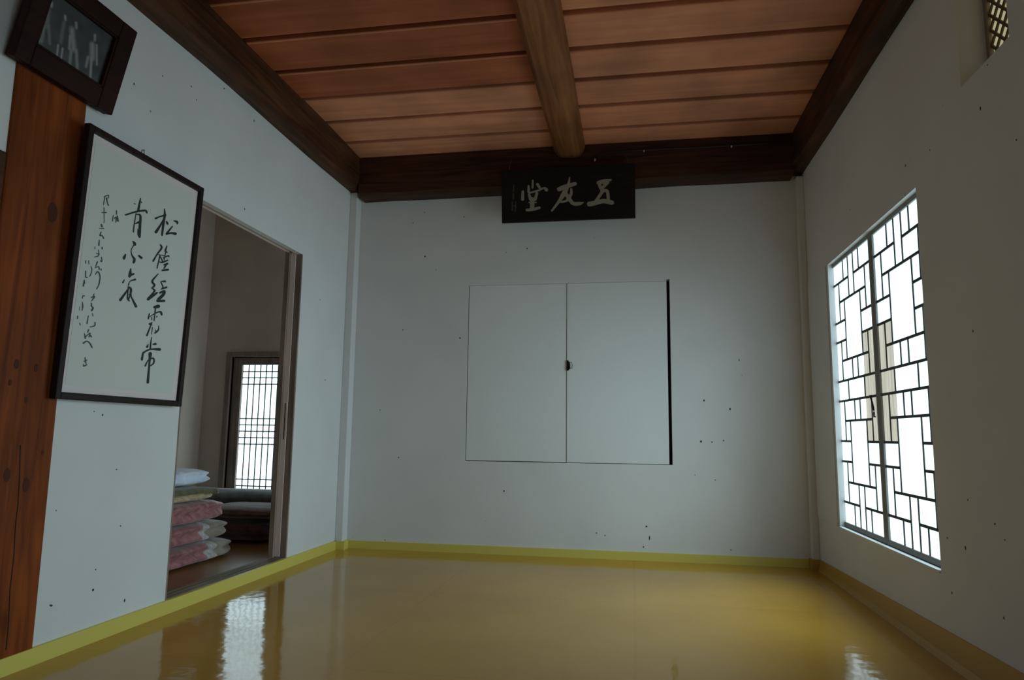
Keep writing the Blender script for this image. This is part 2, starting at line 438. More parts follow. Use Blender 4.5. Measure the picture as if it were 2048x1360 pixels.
# dark flecks and insect spots on the far wall
bm = new()
def fleck(bm, p, nrm, r, st=1.0, ang=0.0):
    nrm = Vector(nrm); a = nrm.cross(Vector((0, 0, 1))).normalized(); b = nrm.cross(a)
    vs = []
    for k in range(8):
        t_ = 2 * math.pi * k / 8; u, v_ = math.cos(t_) * r, math.sin(t_) * r * st
        u, v_ = u * math.cos(ang) - v_ * math.sin(ang), u * math.sin(ang) + v_ * math.cos(ang)
        vs.append(bm.verts.new(Vector(p) + a * u + b * v_ + nrm * 0.0008))
    f = bm.faces.new(vs)
    g = bmesh.ops.extrude_face_region(bm, geom=[f])
    for e in g['geom']:
        if isinstance(e, bmesh.types.BMVert): e.co -= nrm * 0.0016
for px, py, r_, st in ((1408, 801, 3, 1.3), (1460, 818, 3, 1.5), (1402, 883, 4, 1.0), (1424, 884, 2.5, 1), (1447, 881, 2.5, 1), (850, 513, 3.2, 1), (920, 676, 3, 1),
                       (1008, 982, 2.6, 1.3), (1293, 1053, 3.5, 1), (1299, 1076, 2, 4), (1287, 1094, 2.6, 1), (1193, 1066, 2.4, 1), (1210, 1071, 2.2, 1), (797, 915, 2.5, 1),
                       (849, 425, 2, 1), (826, 446, 2, 1), (928, 434, 2, 1.5), (1054, 497, 2, 1.5), (770, 1080, 2, 1), (1462, 1100, 2, 1), (1478, 720, 1.8, 2), (806, 660, 1.8, 1.5),
                       (1012, 445 + 60, 1.6, 1), (1430, 960, 1.8, 1.2), (760, 820, 1.6, 1.6), (1390, 950, 1.7, 1), (872, 540, 1.8, 1)):
    p = sight(px, py, (0, YB, 0), Vector((0, -1, 0))); fleck(bm, p, (0, -1, 0), r_ * 0.0015, st)
fl = mesh_obj('paper_fleck', bm, M['cable'], wb); fl['kind'] = 'structure'
wl = bpy.data.objects['wall_left']
bm = new()
for px, py, r_, st in ((186, 1180, 4, 1), (102, 1211, 3, 2.2), (249, 1201, 3, 1.6), (191, 1139, 2.4, 1), (233, 939, 2.4, 1), (241, 1052, 2.2, 1), (268, 168, 2.5, 1.8), (301, 223, 2, 1), (288, 300, 2, 1.2),
                       (382, 172, 1.8, 1.2), (448, 177, 2.4, 1), (393, 200, 2, 1.2), (489, 418, 2.4, 1.3), (508, 242, 2, 2), (205, 830, 2.6, 1.4), (188, 823, 2, 1), (112, 1021, 1.8, 1), (325, 152, 1.8, 1.5), (383, 174, 1.8, 1),
                       (650, 760, 1.7, 1.5), (640, 600, 1.6, 1)):
    p = sight(px, py, (XL, 0, 0), Vector((1, 0, 0))); d_ = abs(p.y) / 4
    fleck(bm, p, (1, 0, 0), r_ * 0.0015 * max(0.5, d_ * 1.4), st, 1.2 if px == 102 else 0)
fl = mesh_obj('paper_fleck', bm, M['cable'], wl); fl['kind'] = 'structure'
wr = bpy.data.objects['wall_right']
bm = new()
for px, py, r_, st in ((1811, 331, 2.6, 1.4), (1961, 217, 2.4, 1.8), (1965, 1018, 0, 1), (1931, 1096, 3, 1.6), (1904, 1186, 2.4, 1.4), (1984, 1060, 0, 1), (1990, 1048, 2.2, 1), (1946, 662, 2, 1.5), (2010, 1080, 1.8, 1), (1975, 130, 1.6, 1),
                       (1895, 1076, 2, 1), (1936, 1000, 1.6, 1.5), (2033, 280, 1.6, 1.3), (2008, 1236, 2, 1.5), (1860, 300, 1.6, 1.2), (1700, 420, 1.4, 1.2)):
    if r_ == 0: continue
    p = sight(px, py, (XR, 0, 0), Vector((-1, 0, 0)))
    fleck(bm, p, (-1, 0, 0), r_ * 0.0013, st)
fl = mesh_obj('paper_fleck', bm, M['cable'], wr); fl['kind'] = 'structure'

# ------------------------------------------------------------------ side room seen through the doorway
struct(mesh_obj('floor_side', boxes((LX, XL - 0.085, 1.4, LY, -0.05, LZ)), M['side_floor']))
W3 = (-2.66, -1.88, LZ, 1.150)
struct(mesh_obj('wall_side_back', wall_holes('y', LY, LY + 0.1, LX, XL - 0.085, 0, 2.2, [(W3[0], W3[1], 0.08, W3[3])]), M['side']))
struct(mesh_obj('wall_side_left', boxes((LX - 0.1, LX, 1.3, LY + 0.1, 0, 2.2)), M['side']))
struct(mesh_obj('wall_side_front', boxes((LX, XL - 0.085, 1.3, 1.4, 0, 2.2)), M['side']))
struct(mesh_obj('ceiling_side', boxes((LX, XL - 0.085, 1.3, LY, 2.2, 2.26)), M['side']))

# doorway frame (sliding door pocket): jamb strips, pale door edge, threshold with grooves
dr = bpy.data.objects.new('door_1', None); C.objects.link(dr); dr.location = (XL - 0.05, 2.83, LZ); dr['kind'] = 'structure'
y0, y1, z0, z1 = DOOR
e = 0.0
zh = 1.567
struct(mesh_obj('trim_4', boxes((XL - 0.030, XL, y0, y1, zh, z1)), M['wall']))
child('jamb', boxes((XL - 0.028, XL + 0.002, y1 - 0.012, y1, z0, zh), (XL - 0.084, XL - 0.059, y1 - 0.027, y1, z0, z1 - 0.002), bev=0.0015), M['jamb'], dr)
child('sliding_door_edge', boxes((XL - 0.0585, XL - 0.0305, y1 - 0.014, y1 - 0.001, z0 + 0.008, z1 - 0.008), bev=0.001), M['pale'], dr)['label'] = 'pale pinkish edge of the sliding door'
child('latch_slot', boxes((XL - 0.044, XL - 0.040, y1 - 0.0152, y1 - 0.0135, 0.62, 0.80)), M['dark'], dr)
child('head_rail', boxes((XL - 0.072, XL - 0.061, y0, y1 - 0.019, zh + 0.007, z1)), M['pale'], dr)
child('head_groove_shade', boxes((XL - 0.060, XL - 0.031, y0, y1 - 0.015, z1 - 0.006, z1)), M['dark'], dr)  # dark strip that paints shade into the recess above the door
child('threshold', boxes((XL - 0.026, XL - 0.001, y0 + 0.001, y1 - 0.013, z0 - 0.001, z0 + 0.005), (XL - 0.056, XL - 0.036, y0 + 0.001, y1 - 0.016, z0 - 0.001, z0 + 0.005), (XL - 0.084, XL - 0.066, y0 + 0.001, y1 - 0.019, z0 - 0.001, z0 + 0.005)), M['track'], dr)
child('near_jamb', boxes((XL - 0.083, XL - 0.002, y0, y0 + 0.012, z0, zh)), M['jamb'], dr)

# ------------------------------------------------------------------ window_3: slatted paper door in the side room
wn = bpy.data.objects.new('window_3', None); C.objects.link(wn); wn.location = (-2.27, LY, LZ); wn['kind'] = 'structure'
child('window_frame', boxes((W3[0] - 0.035, W3[0], LY - 0.02, LY + 0.06, LZ, W3[3] + 0.035), (W3[1], W3[1] + 0.035, LY - 0.02, LY + 0.06, LZ, W3[3] + 0.035),
                            (W3[0], W3[1], LY - 0.02, LY + 0.06, W3[3], W3[3] + 0.035), bev=0.004), M['jamb'], wn)
xs0, xs1 = -2.594, -2.312
gz0, gz1 = 0.10, 1.100
ss = child('sash', boxes((W3[0] + 0.003, xs0, LY + 0.012, LY + 0.045, 0.08, W3[3] - 0.003), (xs1, -2.27, LY + 0.012, LY + 0.045, 0.08, W3[3] - 0.003),
                         (xs0, xs1, LY + 0.012, LY + 0.045, gz1, W3[3] - 0.003), (xs0, xs1, LY + 0.012, LY + 0.045, 0.08, gz0), bev=0.002), M['jamb'], wn)
bm = new()
for i in range(1, 7): box(bm, xs0 + 0.0425 * i - 0.003, xs0 + 0.0425 * i + 0.003, LY + 0.027, LY + 0.032, gz0, gz1)
for z in (1.056, 1.014, 0.971, 0.741, 0.699, 0.657, 0.615, 0.572, 0.342, 0.299, 0.256, 0.213, 0.170, 0.127):
    box(bm, xs0, xs1, LY + 0.028, LY + 0.0315, z - 0.0035, z + 0.0035)
child('lattice', bm, M['muntin'], ss)
child('window_paper', boxes((xs0, xs1, LY + 0.033, LY + 0.035, gz0, gz1)), M['glow_side'], ss)
# second leaf, mostly behind the doorway wall
s2 = child('sash', boxes((-2.265, -2.20, LY + 0.012, LY + 0.045, 0.08, W3[3] - 0.003), (-1.94, W3[1] - 0.003, LY + 0.012, LY + 0.045, 0.08, W3[3] - 0.003),
                         (-2.20, -1.94, LY + 0.012, LY + 0.045, gz1, W3[3] - 0.003), (-2.20, -1.94, LY + 0.012, LY + 0.045, 0.08, gz0)), M['jamb'], wn)
bm = new()
for i in range(1, 7): box(bm, -2.2 + 0.0425 * i - 0.004, -2.2 + 0.0425 * i + 0.004, LY + 0.012, LY + 0.032, gz0, gz1)
for z in (1.056, 1.014, 0.971, 0.741, 0.699, 0.657, 0.615, 0.572, 0.342, 0.299, 0.256, 0.213, 0.170, 0.127): box(bm, -2.2, -1.94, LY + 0.014, LY + 0.030, z - 0.004, z + 0.004)
child('lattice', bm, M['muntin'], s2)
child('window_paper', boxes((-2.2, -1.94, LY + 0.033, LY + 0.035, gz0, gz1)), M['glow_side'], s2)

# ------------------------------------------------------------------ window_1: right wall, two sashes with a geometric lattice
def lattice_window(name, y0, y1, z0, z1, ymid, glow, patch=False, simple=False):
    wn = bpy.data.objects.new(name, None); C.objects.link(wn); wn.location = (XR + 0.05, (y0 + y1) / 2, z0); wn['kind'] = 'structure'
    X0, X1 = XR + 0.020, XR + 0.031
    # grey outer frame set in the reveal
    child('window_frame', boxes((X1 + 0.0005, XR + 0.075, y0 + 0.0005, y0 + 0.012, z0, z1), (X1 + 0.0005, XR + 0.075, y1 - 0.006, y1 - 0.0005, z0, z1),
                                (X1 + 0.0005, XR + 0.075, y0 + 0.012, y1 - 0.006, z1 - 0.010, z1), (X1 + 0.0005, XR + 0.075, y0 + 0.012, y1 - 0.006, z0, z0 + 0.010)), M['sash'], wn)
    child('window_sill', boxes((XR - 0.006, X0 - 0.005, y0 + 0.001, y1 - 0.001, z0 - 0.006, z0 + 0.003), bev=0.002), M['plain'], wn)
    for far in (True, False):
        c0 = ymid + (0.026 if far else -0.026); sgn = 1 if far else -1
        cell = 0.0735 if far else 0.0725
        ya, yb = c0, c0 + sgn * cell * 7
        zt, zb = 1.4700, 0.2830; cz = (zt - zb) / 13
        st = [(X0, X1, ymid + sgn * 0.001, c0, z0 + 0.004, z1 - 0.001), 
              (X0, X1, min(ya, yb), max(ya, yb), zt, z1 - 0.001), (X0, X1, min(ya, yb), max(ya, yb), z0 + 0.004, zb)]
        sh = child('sash', boxes(*st), M['sash'], wn)
        bm = new(); k = lambda i: c0 + sgn * cell * i
        zr = lambda i: zt - cz * i
        def hb(a, b, r): box(bm, X0 + 0.0030, X1 - 0.0042, k(a), k(b), zr(r) - 0.0050, zr(r) + 0.0050)
        def vb(c, a, b): box(bm, X0 + 0.0035, X1 - 0.0045, k(c) - 0.0040, k(c) + 0.0040, zr(b), zr(a))
        for f in (lambda r: r, lambda r: 13 - r):
            H_ = lambda a, b, r: hb(a, b, f(r))
            V_ = lambda c, a, b: vb(c, min(f(a), f(b)), max(f(a), f(b)))
            V_(2, 0, 1); V_(5, 0, 1); V_(3, 0, 2); V_(4, 0, 2)
            H_(0, 3, 1); H_(4, 7, 1); H_(1, 6, 2); V_(1, 1, 3); V_(6, 1, 3); V_(2, 2, 5); V_(5, 2, 5)
            H_(0, 2, 3); H_(5, 7, 3); H_(0, 2, 4); H_(5, 7, 4); H_(1, 6, 5); V_(1, 4, 6); V_(6, 4, 6)
            V_(3, 5, 6); V_(4, 5, 6); H_(0, 7, 6)
        vb(2, 6, 7); vb(5, 6, 7)
        child('lattice', bm, M['muntin'], sh)
        child('window_paper', boxes((X1 - 0.004, X1 - 0.002, min(ya, yb), max(ya, yb), zb, zt)), glow, sh)
        if patch:
            pa, pb = sorted((c0, k(2)))
            child('ribbed_paper', boxes((X1 - 0.0044, X1 - 0.0041, pa, pb, zr(9), zr(4))), M['glow_patch'], sh)['label'] = 'cream ribbed paper patch'
    if patch:
        bm = new()
        pts = [(X0 - 0.004, ymid + 0.085 - 0.035 * math.sin(t_ / 10 * math.pi / 1.6), 0.833 - 0.085 * t_ / 10) for t_ in range(11)]
        tube(bm, [(X0 + 0.002, pts[0][1], pts[0][2])] + pts + [(X0 + 0.002, pts[-1][1], pts[-1][2])], 0.0034)
        child('handle', bm, M['black'], wn, True)
    return wn
lattice_window('window_1', WIN[0], WIN[1], WIN[2], WIN[3], 2.946, M['glow'], True)
lattice_window('unseen_window', WNR[0], WNR[1], WNR[2], WNR[3], -0.09, M['glow_unseen'])  # unseen window beside the camera, added as a second source for the left wall

# window_2: small transom with diagonal lattice high in the right wall
wn = bpy.data.objects.new('window_2', None); C.objects.link(wn); wn.location = (XR + 0.08, (WUP[0] + WUP[1]) / 2, WUP[2]); wn['kind'] = 'structure'
a, b, c, d = WUP
X2 = XR + 0.065
child('window_frame', boxes((X2 + 0.008, X2 + 0.03, a, a + 0.012, c, d), (X2 + 0.008, X2 + 0.03, b - 0.016, b, c, d), (X2 + 0.008, X2 + 0.03, a + 0.012, b - 0.016, c, c + 0.016), (X2 + 0.008, X2 + 0.03, a + 0.012, b - 0.016, d - 0.016, d), bev=0.001), M['jamb'], wn)
bm = new()
ya, yb, za, zb = a + 0.012, b - 0.016, c + 0.016, d - 0.016
def clip_line(p, q):
    # clip a segment to the opening
    t0, t1 = 0.0, 1.0
    dy, dz = q[0] - p[0], q[1] - p[1]
    for pp, qq in ((-dy, p[0] - ya), (dy, yb - p[0]), (-dz, p[1] - za), (dz, zb - p[1])):
        if abs(pp) < 1e-9:
            if qq < 0: return None
        else:
            r_ = qq / pp
            if pp < 0: t0 = max(t0, r_)
            else: t1 = min(t1, r_)
    return None if t0 >= t1 else ((p[0] + dy * t0, p[1] + dz * t0), (p[0] + dy * t1, p[1] + dz * t1))
for s in (1, -1):
    for i in range(-16, 17):
        cy_ = (ya + yb) / 2 + i * 0.047; cz_ = (za + zb) / 2
        sg = clip_line((cy_ - 0.4, cz_ - 0.4 * s), (cy_ + 0.4, cz_ + 0.4 * s))
        if not sg: continue
        (p0, q0), (p1, q1) = sg
        nx, nz = -(q1 - q0), (p1 - p0); L_ = math.hypot(nx, nz)
        if L_ < 0.004: continue
        nx, nz = nx / L_ * 0.0036, nz / L_ * 0.0036
        xo = 0.0 if s > 0 else 0.0008
        vs = [bm.verts.new((x, p + u * nx, q + u * nz)) for x in (X2 + 0.013 + xo, X2 + 0.018 + xo) for (p, q) in ((p0, q0), (p1, q1)) for u in (-1, 1)]
        for f in ((0, 1, 3, 2), (4, 6, 7, 5), (0, 4, 5, 1), (2, 3, 7, 6), (0, 2, 6, 4), (1, 5, 7, 3)): bm.faces.new([vs[i_] for i_ in f])
child('lattice', bm, M['muntin_brown'], wn)
child('window_paper', boxes((X2 + 0.020, X2 + 0.022, ya, yb, za, zb)), M['glow_transom'], wn)

# ------------------------------------------------------------------ wall cupboard
cu = root('wall_cupboard', 'built-in wall cupboard with two flat papered doors in the middle of the far wall', 'cupboard', (-0.366, YB, CUP[2]))
x0, x1, z0, z1 = CUP
child('cavity', boxes((x0, x1, YB + 0.06, YB + 0.098, z0, z1)), M['dark'], cu)
d1 = child('door', boxes((x0 + 0.004, -0.3665, YB + 0.003, YB + 0.028, z0 + 0.004, z1 - 0.012), bev=0.0015), M['plain'], cu)
d2 = child('door', boxes((-0.3645, x1 - 0.018, YB - 0.001, YB + 0.026, z0 + 0.003, z1 - 0.012), bev=0.0015), M['plain'], cu)
child('head_strip', boxes((x0, x1 - 0.018, YB + 0.001, YB + 0.03, z1 - 0.011, z1)), M['wall'], cu)
hb_ = new()
hx, hz, hy = -0.3645, 1.048, YB - 0.0015
vs = [(hx, hz + 0.031), (hx + 0.008, hz + 0.029), (hx + 0.017, hz + 0.016), (hx + 0.019, hz - 0.016), (hx + 0.010, hz - 0.028), (hx, hz - 0.030)]
f = hb_.faces.new([hb_.verts.new((x_, hy, z_)) for x_, z_ in vs])
g = bmesh.ops.extrude_face_region(hb_, geom=[f])
for e_ in g['geom']:
    if isinstance(e_, bmesh.types.BMVert): e_.co.y -= 0.004
hd = child('handle', hb_, M['black'], d2)
hb_ = new()
ring = [(hx + 0.017, hy - 0.006, hz + 0.017), (hx + 0.029, hy - 0.008, hz + 0.017), (hx + 0.031, hy - 0.009, hz), (hx + 0.029, hy - 0.008, hz - 0.017), (hx + 0.017, hy - 0.006, hz - 0.017)]
tube(hb_, ring, 0.0016, 6); rg = child('handle', hb_, M['black'], d2, True)
rg['label'] = 'small black ring pull'

# ------------------------------------------------------------------ brush writing
def smooth_path(P, n_=7):
    if len(P) == 2: P = [P[0], tuple((a + b) / 2 for a, b in zip(*P)), P[1]]
    out = []
    for i in range(len(P) - 1):
        p0, p1, p2, p3 = P[max(i - 1, 0)], P[i], P[i + 1], P[min(i + 2, len(P) - 1)]
        for k in range(n_):
            t_ = k / n_
            out.append(tuple(0.5 * ((2 * b) + (-a + c) * t_ + (2 * a - 5 * b + 4 * c - d) * t_ ** 2 + (-a + 3 * b - 3 * c + d) * t_ ** 3) for a, b, c, d in zip(p0, p1, p2, p3)))
    out.append(P[-1]); return out

def strokes(bm, data, ox, oy, sc_, origin, normal, lift, thick, wmul=1.0):
    """brush strokes measured on the photo, laid on their own plane as thin raised ribbons"""
    normal = Vector(normal).normalized()
    for si, st in enumerate(data):
        P = smooth_path([tuple(map(float, p)) for p in st])
        L_, R_ = [], []
        for i, (x, y, wd) in enumerate(P):
            a = P[max(i - 1, 0)]; b = P[min(i + 1, len(P) - 1)]
            dx, dy = b[0] - a[0], b[1] - a[1]; l = math.hypot(dx, dy) or 1
            nx, ny = -dy / l, dx / l; h = max(wd, 3) * wmul / 2
            L_.append((x + nx * h, y + ny * h)); R_.append((x - nx * h, y - ny * h))
        def cap(c, frm):
            x, y, wd = c; h = max(wd, 3) * wmul / 2; res = []
            a0 = math.atan2(frm[1] - y, frm[0] - x)
            for k in range(1, 5):
                t_ = a0 + (math.pi * k / 5); res.append((x + math.cos(t_) * h, y + math.sin(t_) * h))
            return res
        # orientation of the caps depends on the travel direction
        dx, dy = P[-1][0] - P[-2][0], P[-1][1] - P[-2][1]
        e1 = cap(P[-1], L_[-1]);  t1 = e1[2]
        if (t1[0] - P[-1][0]) * dx + (t1[1] - P[-1][1]) * dy < 0: e1 = cap(P[-1], R_[-1])[::-1]
        dx, dy = P[0][0] - P[1][0], P[0][1] - P[1][1]
        e0 = cap(P[0], R_[0]); t1 = e0[2]
        if (t1[0] - P[0][0]) * dx + (t1[1] - P[0][1]) * dy < 0: e0 = cap(P[0], L_[0])[::-1]
        def at(q, k): return sight(ox + q[0] * sc_, oy + q[1] * sc_, origin, normal) + normal * (lift + k + si * 0.00002)
        top = {}
        def strip(seq_l, seq_r):
            va = [bm.verts.new(at(q, thick)) for q in seq_l]; vb_ = [bm.verts.new(at(q, thick)) for q in seq_r]
            wa = [bm.verts.new(at(q, 0)) for q in seq_l]; wb_ = [bm.verts.new(at(q, 0)) for q in seq_r]
            for i in range(len(va) - 1):
                bm.faces.new([va[i], va[i + 1], vb_[i + 1], vb_[i]])
                bm.faces.new([va[i], wa[i], wa[i + 1], va[i + 1]]); bm.faces.new([vb_[i], vb_[i + 1], wb_[i + 1], wb_[i]])
        strip(L_, R_)
        bm.faces.new([bm.verts.new(at(q, thick)) for q in [L_[-1]] + e1 + [R_[-1]]])
        bm.faces.new([bm.verts.new(at(q, thick)) for q in [R_[0]] + e0 + [L_[0]]])

# ------------------------------------------------------------------ framed calligraphy leaning out at the top
TL, TR, BR, BL = (184, 240), (407.6, 381), (364.5, 818.7), (109, 791)
xt, xb = XL + 0.060, XL + 0.034
c_t = sight(*TL, (xt, 0, 0), Vector((1, 0, 0))); c_b = sight(*BL, (xb, 0, 0), Vector((1, 0, 0)))
vz = Vector((xt - xb, 0, c_t.z - c_b.z)).normalized(); vy = Vector((0, 1, 0))
sn = vy.cross(vz).normalized()
if sn.x < 0: sn = -sn
S0 = Vector((xb, c_b.y, c_b.z))
corners = [sight(*q, S0, sn) for q in (BL, BR, TR, TL)]
def local(p): q = p - S0; return q.dot(vy), q.dot(vz)
lc = [local(p) for p in corners]
u0 = (lc[0][0] + lc[3][0]) / 2; u1 = (lc[1][0] + lc[2][0]) / 2
v0 = (lc[0][1] + lc[1][1]) / 2; v1 = (lc[2][1] + lc[3][1]) / 2
def pbox(bm, O, ax, ay, n_, u0, u1, v0, v1, d0, d1, bev=0.0):
    vs = [bm.verts.new(O + ax * u + ay * v_ + n_ * d_) for u in (u0, u1) for v_ in (v0, v1) for d_ in (d0, d1)]
    fs = [bm.faces.new([vs[i] for i in f]) for f in ((0, 1, 3, 2), (4, 6, 7, 5), (0, 4, 5, 1), (2, 3, 7, 6), (0, 2, 6, 4), (1, 5, 7, 3))]
    if bev: bmesh.ops.bevel(bm, geom=list({e for f in fs for e in f.edges}), offset=bev, segments=2, affect='EDGES', profile=0.5)
cf = root('framed_calligraphy', 'tall framed sheet of black brush calligraphy on pale paper hanging between pillar and doorway', 'framed calligraphy', S0 + vy * (u0 + u1) / 2)
fw = 0.021
bm = new()
for q in ((u0, u0 + fw, v0, v1), (u1 - fw, u1, v0, v1), (u0 + fw, u1 - fw, v0, v0 + fw), (u0 + fw, u1 - fw, v1 - fw, v1)): pbox(bm, S0, vy, vz, sn, *q, -0.022, 0.0, 0.003)
child('frame', bm, M['frame'], cf)
bm = new(); pbox(bm, S0, vy, vz, sn, u0 + fw, u1 - fw, v0 + fw, v1 - fw, -0.016, -0.012); child('mount', bm, M['mount'], cf)
bm = new(); pbox(bm, S0, vy, vz, sn, u0 + fw + 0.020, u1 - fw - 0.026, v0 + fw + 0.022, v1 - fw - 0.024, -0.012, -0.0112); ps = child('paper_sheet', bm, M['xuan'], cf)
PO = S0 + sn * -0.0112
big_a = [[(365,45,14),(350,120,28),(330,230,34)], [(150,285,22),(300,240,26),(430,222,28),(455,255,22)], [(275,125,14),(290,130,12)],[(375,95,12),(380,115,12)],
 [(300,260,12),(270,450,18),(262,530,18)], [(300,280,12),(360,295,30),(355,450,38),(350,600,32)], [(290,410,14),(340,390,34)], [(325,480,6),(332,560,26),(350,600,30)],
 [(705,200,14),(710,290,32),(690,420,34),(672,575,26)], [(580,335,28),(640,310,20),(720,290,30)], [(710,320,18),(650,430,26),(585,530,42)], [(735,380,22),(750,410,34)], [(840,370,14),(885,385,34),(890,415,16)], [(820,450,16),(740,550,30)], [(735,560,26),(800,545,26),(860,555,44)],
 [(250,660,10),(275,690,40),(285,715,30)], [(265,720,14),(230,790,12),(240,860,18),(275,920,36),(265,965,34)], [(150,850,16),(130,895,40),(125,915,26)], [(340,870,26),(375,900,36)],
 [(222,1055,14),(215,1120,40),(205,1165,36)], [(210,1150,36),(265,1130,26)], [(130,1215,12),(110,1255,20)], [(190,1290,16),(215,1235,10),(285,1210,30)],
 [(650,715,20),(665,760,26),(600,850,18),(545,945,26)], [(610,850,10),(650,860,12),(700,870,12)], [(640,870,16),(600,1050,14)], [(640,870,14),(680,960,18),(640,960,18)], [(740,730,14),(720,800,26),(740,820,20)], [(690,900,16),(760,870,18),(770,885,14)], [(690,960,22),(750,935,20)],[(720,830,12),(700,930,14)], [(700,1000,22),(750,985,24)], [(740,980,24),(700,1050,18)], [(675,1080,26),(755,1070,30)]]
big_b = [[(570,45,10),(500,130,24),(525,180,24),(495,215,18)], [(495,215,10),(525,240,26),(510,270,20),(450,345,34)], [(450,345,34),(540,280,26),(560,265,12)], [(610,135,14),(650,135,26)], [(600,140,12),(625,200,16),(610,225,14)],[(600,230,8),(665,205,26)], [(590,270,24),(640,250,28),(630,290,36),(570,350,34)], [(560,365,30),(640,365,28)],
 [(525,440,30),(570,430,44)], [(540,430,16),(520,600,12)], [(465,515,12),(452,575,18)], [(470,550,8),(560,500,14),(600,500,26),(610,530,20)], [(495,550,8),(490,590,10)],[(555,545,10),(550,560,10)], [(490,625,8),(465,640,18),(500,650,8)], [(495,620,12),(435,775,20)], [(500,680,8),(490,760,8)], [(575,660,8),(570,710,16),(530,745,20)],[(535,705,6),(545,740,14)],
 [(492,795,8),(480,870,16),(475,940,18)], [(450,880,8),(438,910,26)], [(505,880,12),(535,875,30)], [(390,980,20),(470,940,18),(585,940,34)], [(390,980,20),(375,1060,26)], [(415,1135,18),(450,1070,12),(510,1045,20),(515,1100,18),(475,1135,12)], [(475,990,40),(465,1100,22),(445,1330,30)],
 [(215,200,20),(245,225,26),(240,290,22)], [(215,225,16),(120,355,30)], [(215,205,12),(205,330,16),(225,365,16)],[(220,290,10),(250,300,14)], [(240,290,14),(215,350,14)],[(245,310,14),(305,430,30)]]
small_c = [[(665,160,12),(725,140,14),(725,180,10)],[(675,160,14),(660,270,12)],[(700,180,26),(710,240,14),(725,275,18)],[(635,375,12),(695,375,18)],[(665,310,12),(668,515,8)], [(630,540,22),(635,565,26)],[(600,590,8),(660,590,14)],[(625,640,14),(610,685,20)],[(610,690,16),(640,690,14),(660,725,18)],[(600,750,12),(595,820,20)],[(540,840,8),(540,870,8)],[(640,850,18),(640,870,16)],[(590,880,8),(590,960,14),(535,980,12)],[(560,930,10),(600,940,14)],[(630,980,10),(635,1040,16),(615,1030,10)],[(575,1045,18),(550,1110,8)],[(540,1130,8),(590,1110,14),(600,1150,14)],[(545,1220,8),(580,1180,18),(610,1240,16),(600,1350,12)],[(625,1140,10),(625,1165,10)],
 [(835,350,14),(835,400,14)],[(790,410,8),(780,490,12)],[(800,460,8),(830,440,18),(825,510,10)],[(845,420,14),(855,490,24)],
 [(415,1030,12),(415,1070,8)],[(455,1030,10),(460,1080,8)],[(490,1110,10),(500,1170,10),(470,1245,10)],[(415,1170,12),(415,1250,14),(440,1255,10)],[(395,1300,14),(400,1340,14)]]
small_d = [[(215,0,14),(200,90,24)],[(190,240,12),(185,280,12)],[(205,240,22),(215,240,16)],[(185,330,10),(190,400,22),(180,460,12)],[(145,400,6),(140,460,8)],[(115,540,12),(112,580,16)],[(145,650,12),(155,685,10)],[(445,0,14),(430,80,14),(400,135,16)],[(360,210,12),(350,270,26)],[(310,265,10),(370,250,18),(320,320,12)],[(320,350,16),(325,390,20)],[(310,390,10),(345,420,24),(325,460,28)],[(335,500,10),(345,545,12)],[(275,540,12),(255,660,16)],[(375,640,16),(370,690,18),(300,710,14)],[(280,750,16),(265,790,14)],[(215,810,12),(230,880,22)],[(230,860,14),(300,800,12),(285,860,16)],[(310,840,20),(320,860,18)],[(200,955,24),(250,925,18),(300,960,20),(330,1020,18)],[(225,1170,12),(235,1250,18)],[(205,1230,12),(250,1210,18)],[(200,1300,18),(245,1285,14),(240,1260,10)],[(200,1275,12),(205,1300,10)]]
bm = new(); strokes(bm, big_a, 230, 390, 0.1397, PO, sn, 0.0002, 0.0004); strokes(bm, big_b, 220, 540, 0.169, PO, sn, 0.0002, 0.0004)
child('writing', bm, M['ink'], cf)
bm = new(); strokes(bm, small_c, 110, 370, 0.147, PO, sn, 0.0002, 0.0004); strokes(bm, small_d, 140, 560, 0.1324, PO, sn, 0.0002, 0.0004)
child('inscription', bm, M['ink_soft'], cf)
bm = new(); hp = sight(288, 304, S0, sn)
tube(bm, [hp + Vector((-0.004, -0.006, -0.006)), hp + Vector((-0.004, -0.005, 0.006)), hp + Vector((-0.004, 0.005, 0.007)), hp + Vector((-0.004, 0.006, -0.004))], 0.0014, 6)
child('hanging_ring', bm, M['black'], cf)

# ------------------------------------------------------------------ framed group photograph, upper left
xt, xb = XL + 0.115, XL + 0.050
a = sight(235, 237, (xb, 0, 0), Vector((1, 0, 0))); bq = sight(267, 57, (xt, 0, 0), Vector((1, 0, 0)))
vzp = Vector((xt - xb, 0, bq.z - a.z)).normalized(); snp = vy.cross(vzp).normalized()
P0 = Vector((xb, a.y, a.z))
def lp(px, py): q = sight(px, py, P0, snp) - P0; return q.dot(vy), q.dot(vzp)
o_rb, o_rt, o_lb = lp(235, 237), lp(267, 57), lp(28, 112)
i_rb, i_rt, i_lb, i_t = lp(213, 183), lp(232, 72), lp(75, 86), lp(145, 0)
U1 = (o_rb[0] + o_rt[0]) / 2; V0 = (o_rb[1] + o_lb[1]) / 2; V1 = o_rt[1]; U0 = o_lb[0]
IU1 = (i_rb[0] + i_rt[0]) / 2; IV0 = (i_rb[1] + i_lb[1]) / 2; IV1 = (i_rt[1] + i_t[1]) / 2; IU0 = i_lb[0]
pf = root('framed_photograph', 'dark wooden framed old group photograph tilted forward high on the pillar', 'framed photograph', P0 + vy * (U0 + U1) / 2)
bm = new()
for q in ((U0, IU0, V0, V1), (IU1, U1, V0, V1), (IU0, IU1, V0, IV0), (IU0, IU1, IV1, V1)): pbox(bm, P0, vy, vzp, snp, *q, -0.03, 0.0, 0.004)
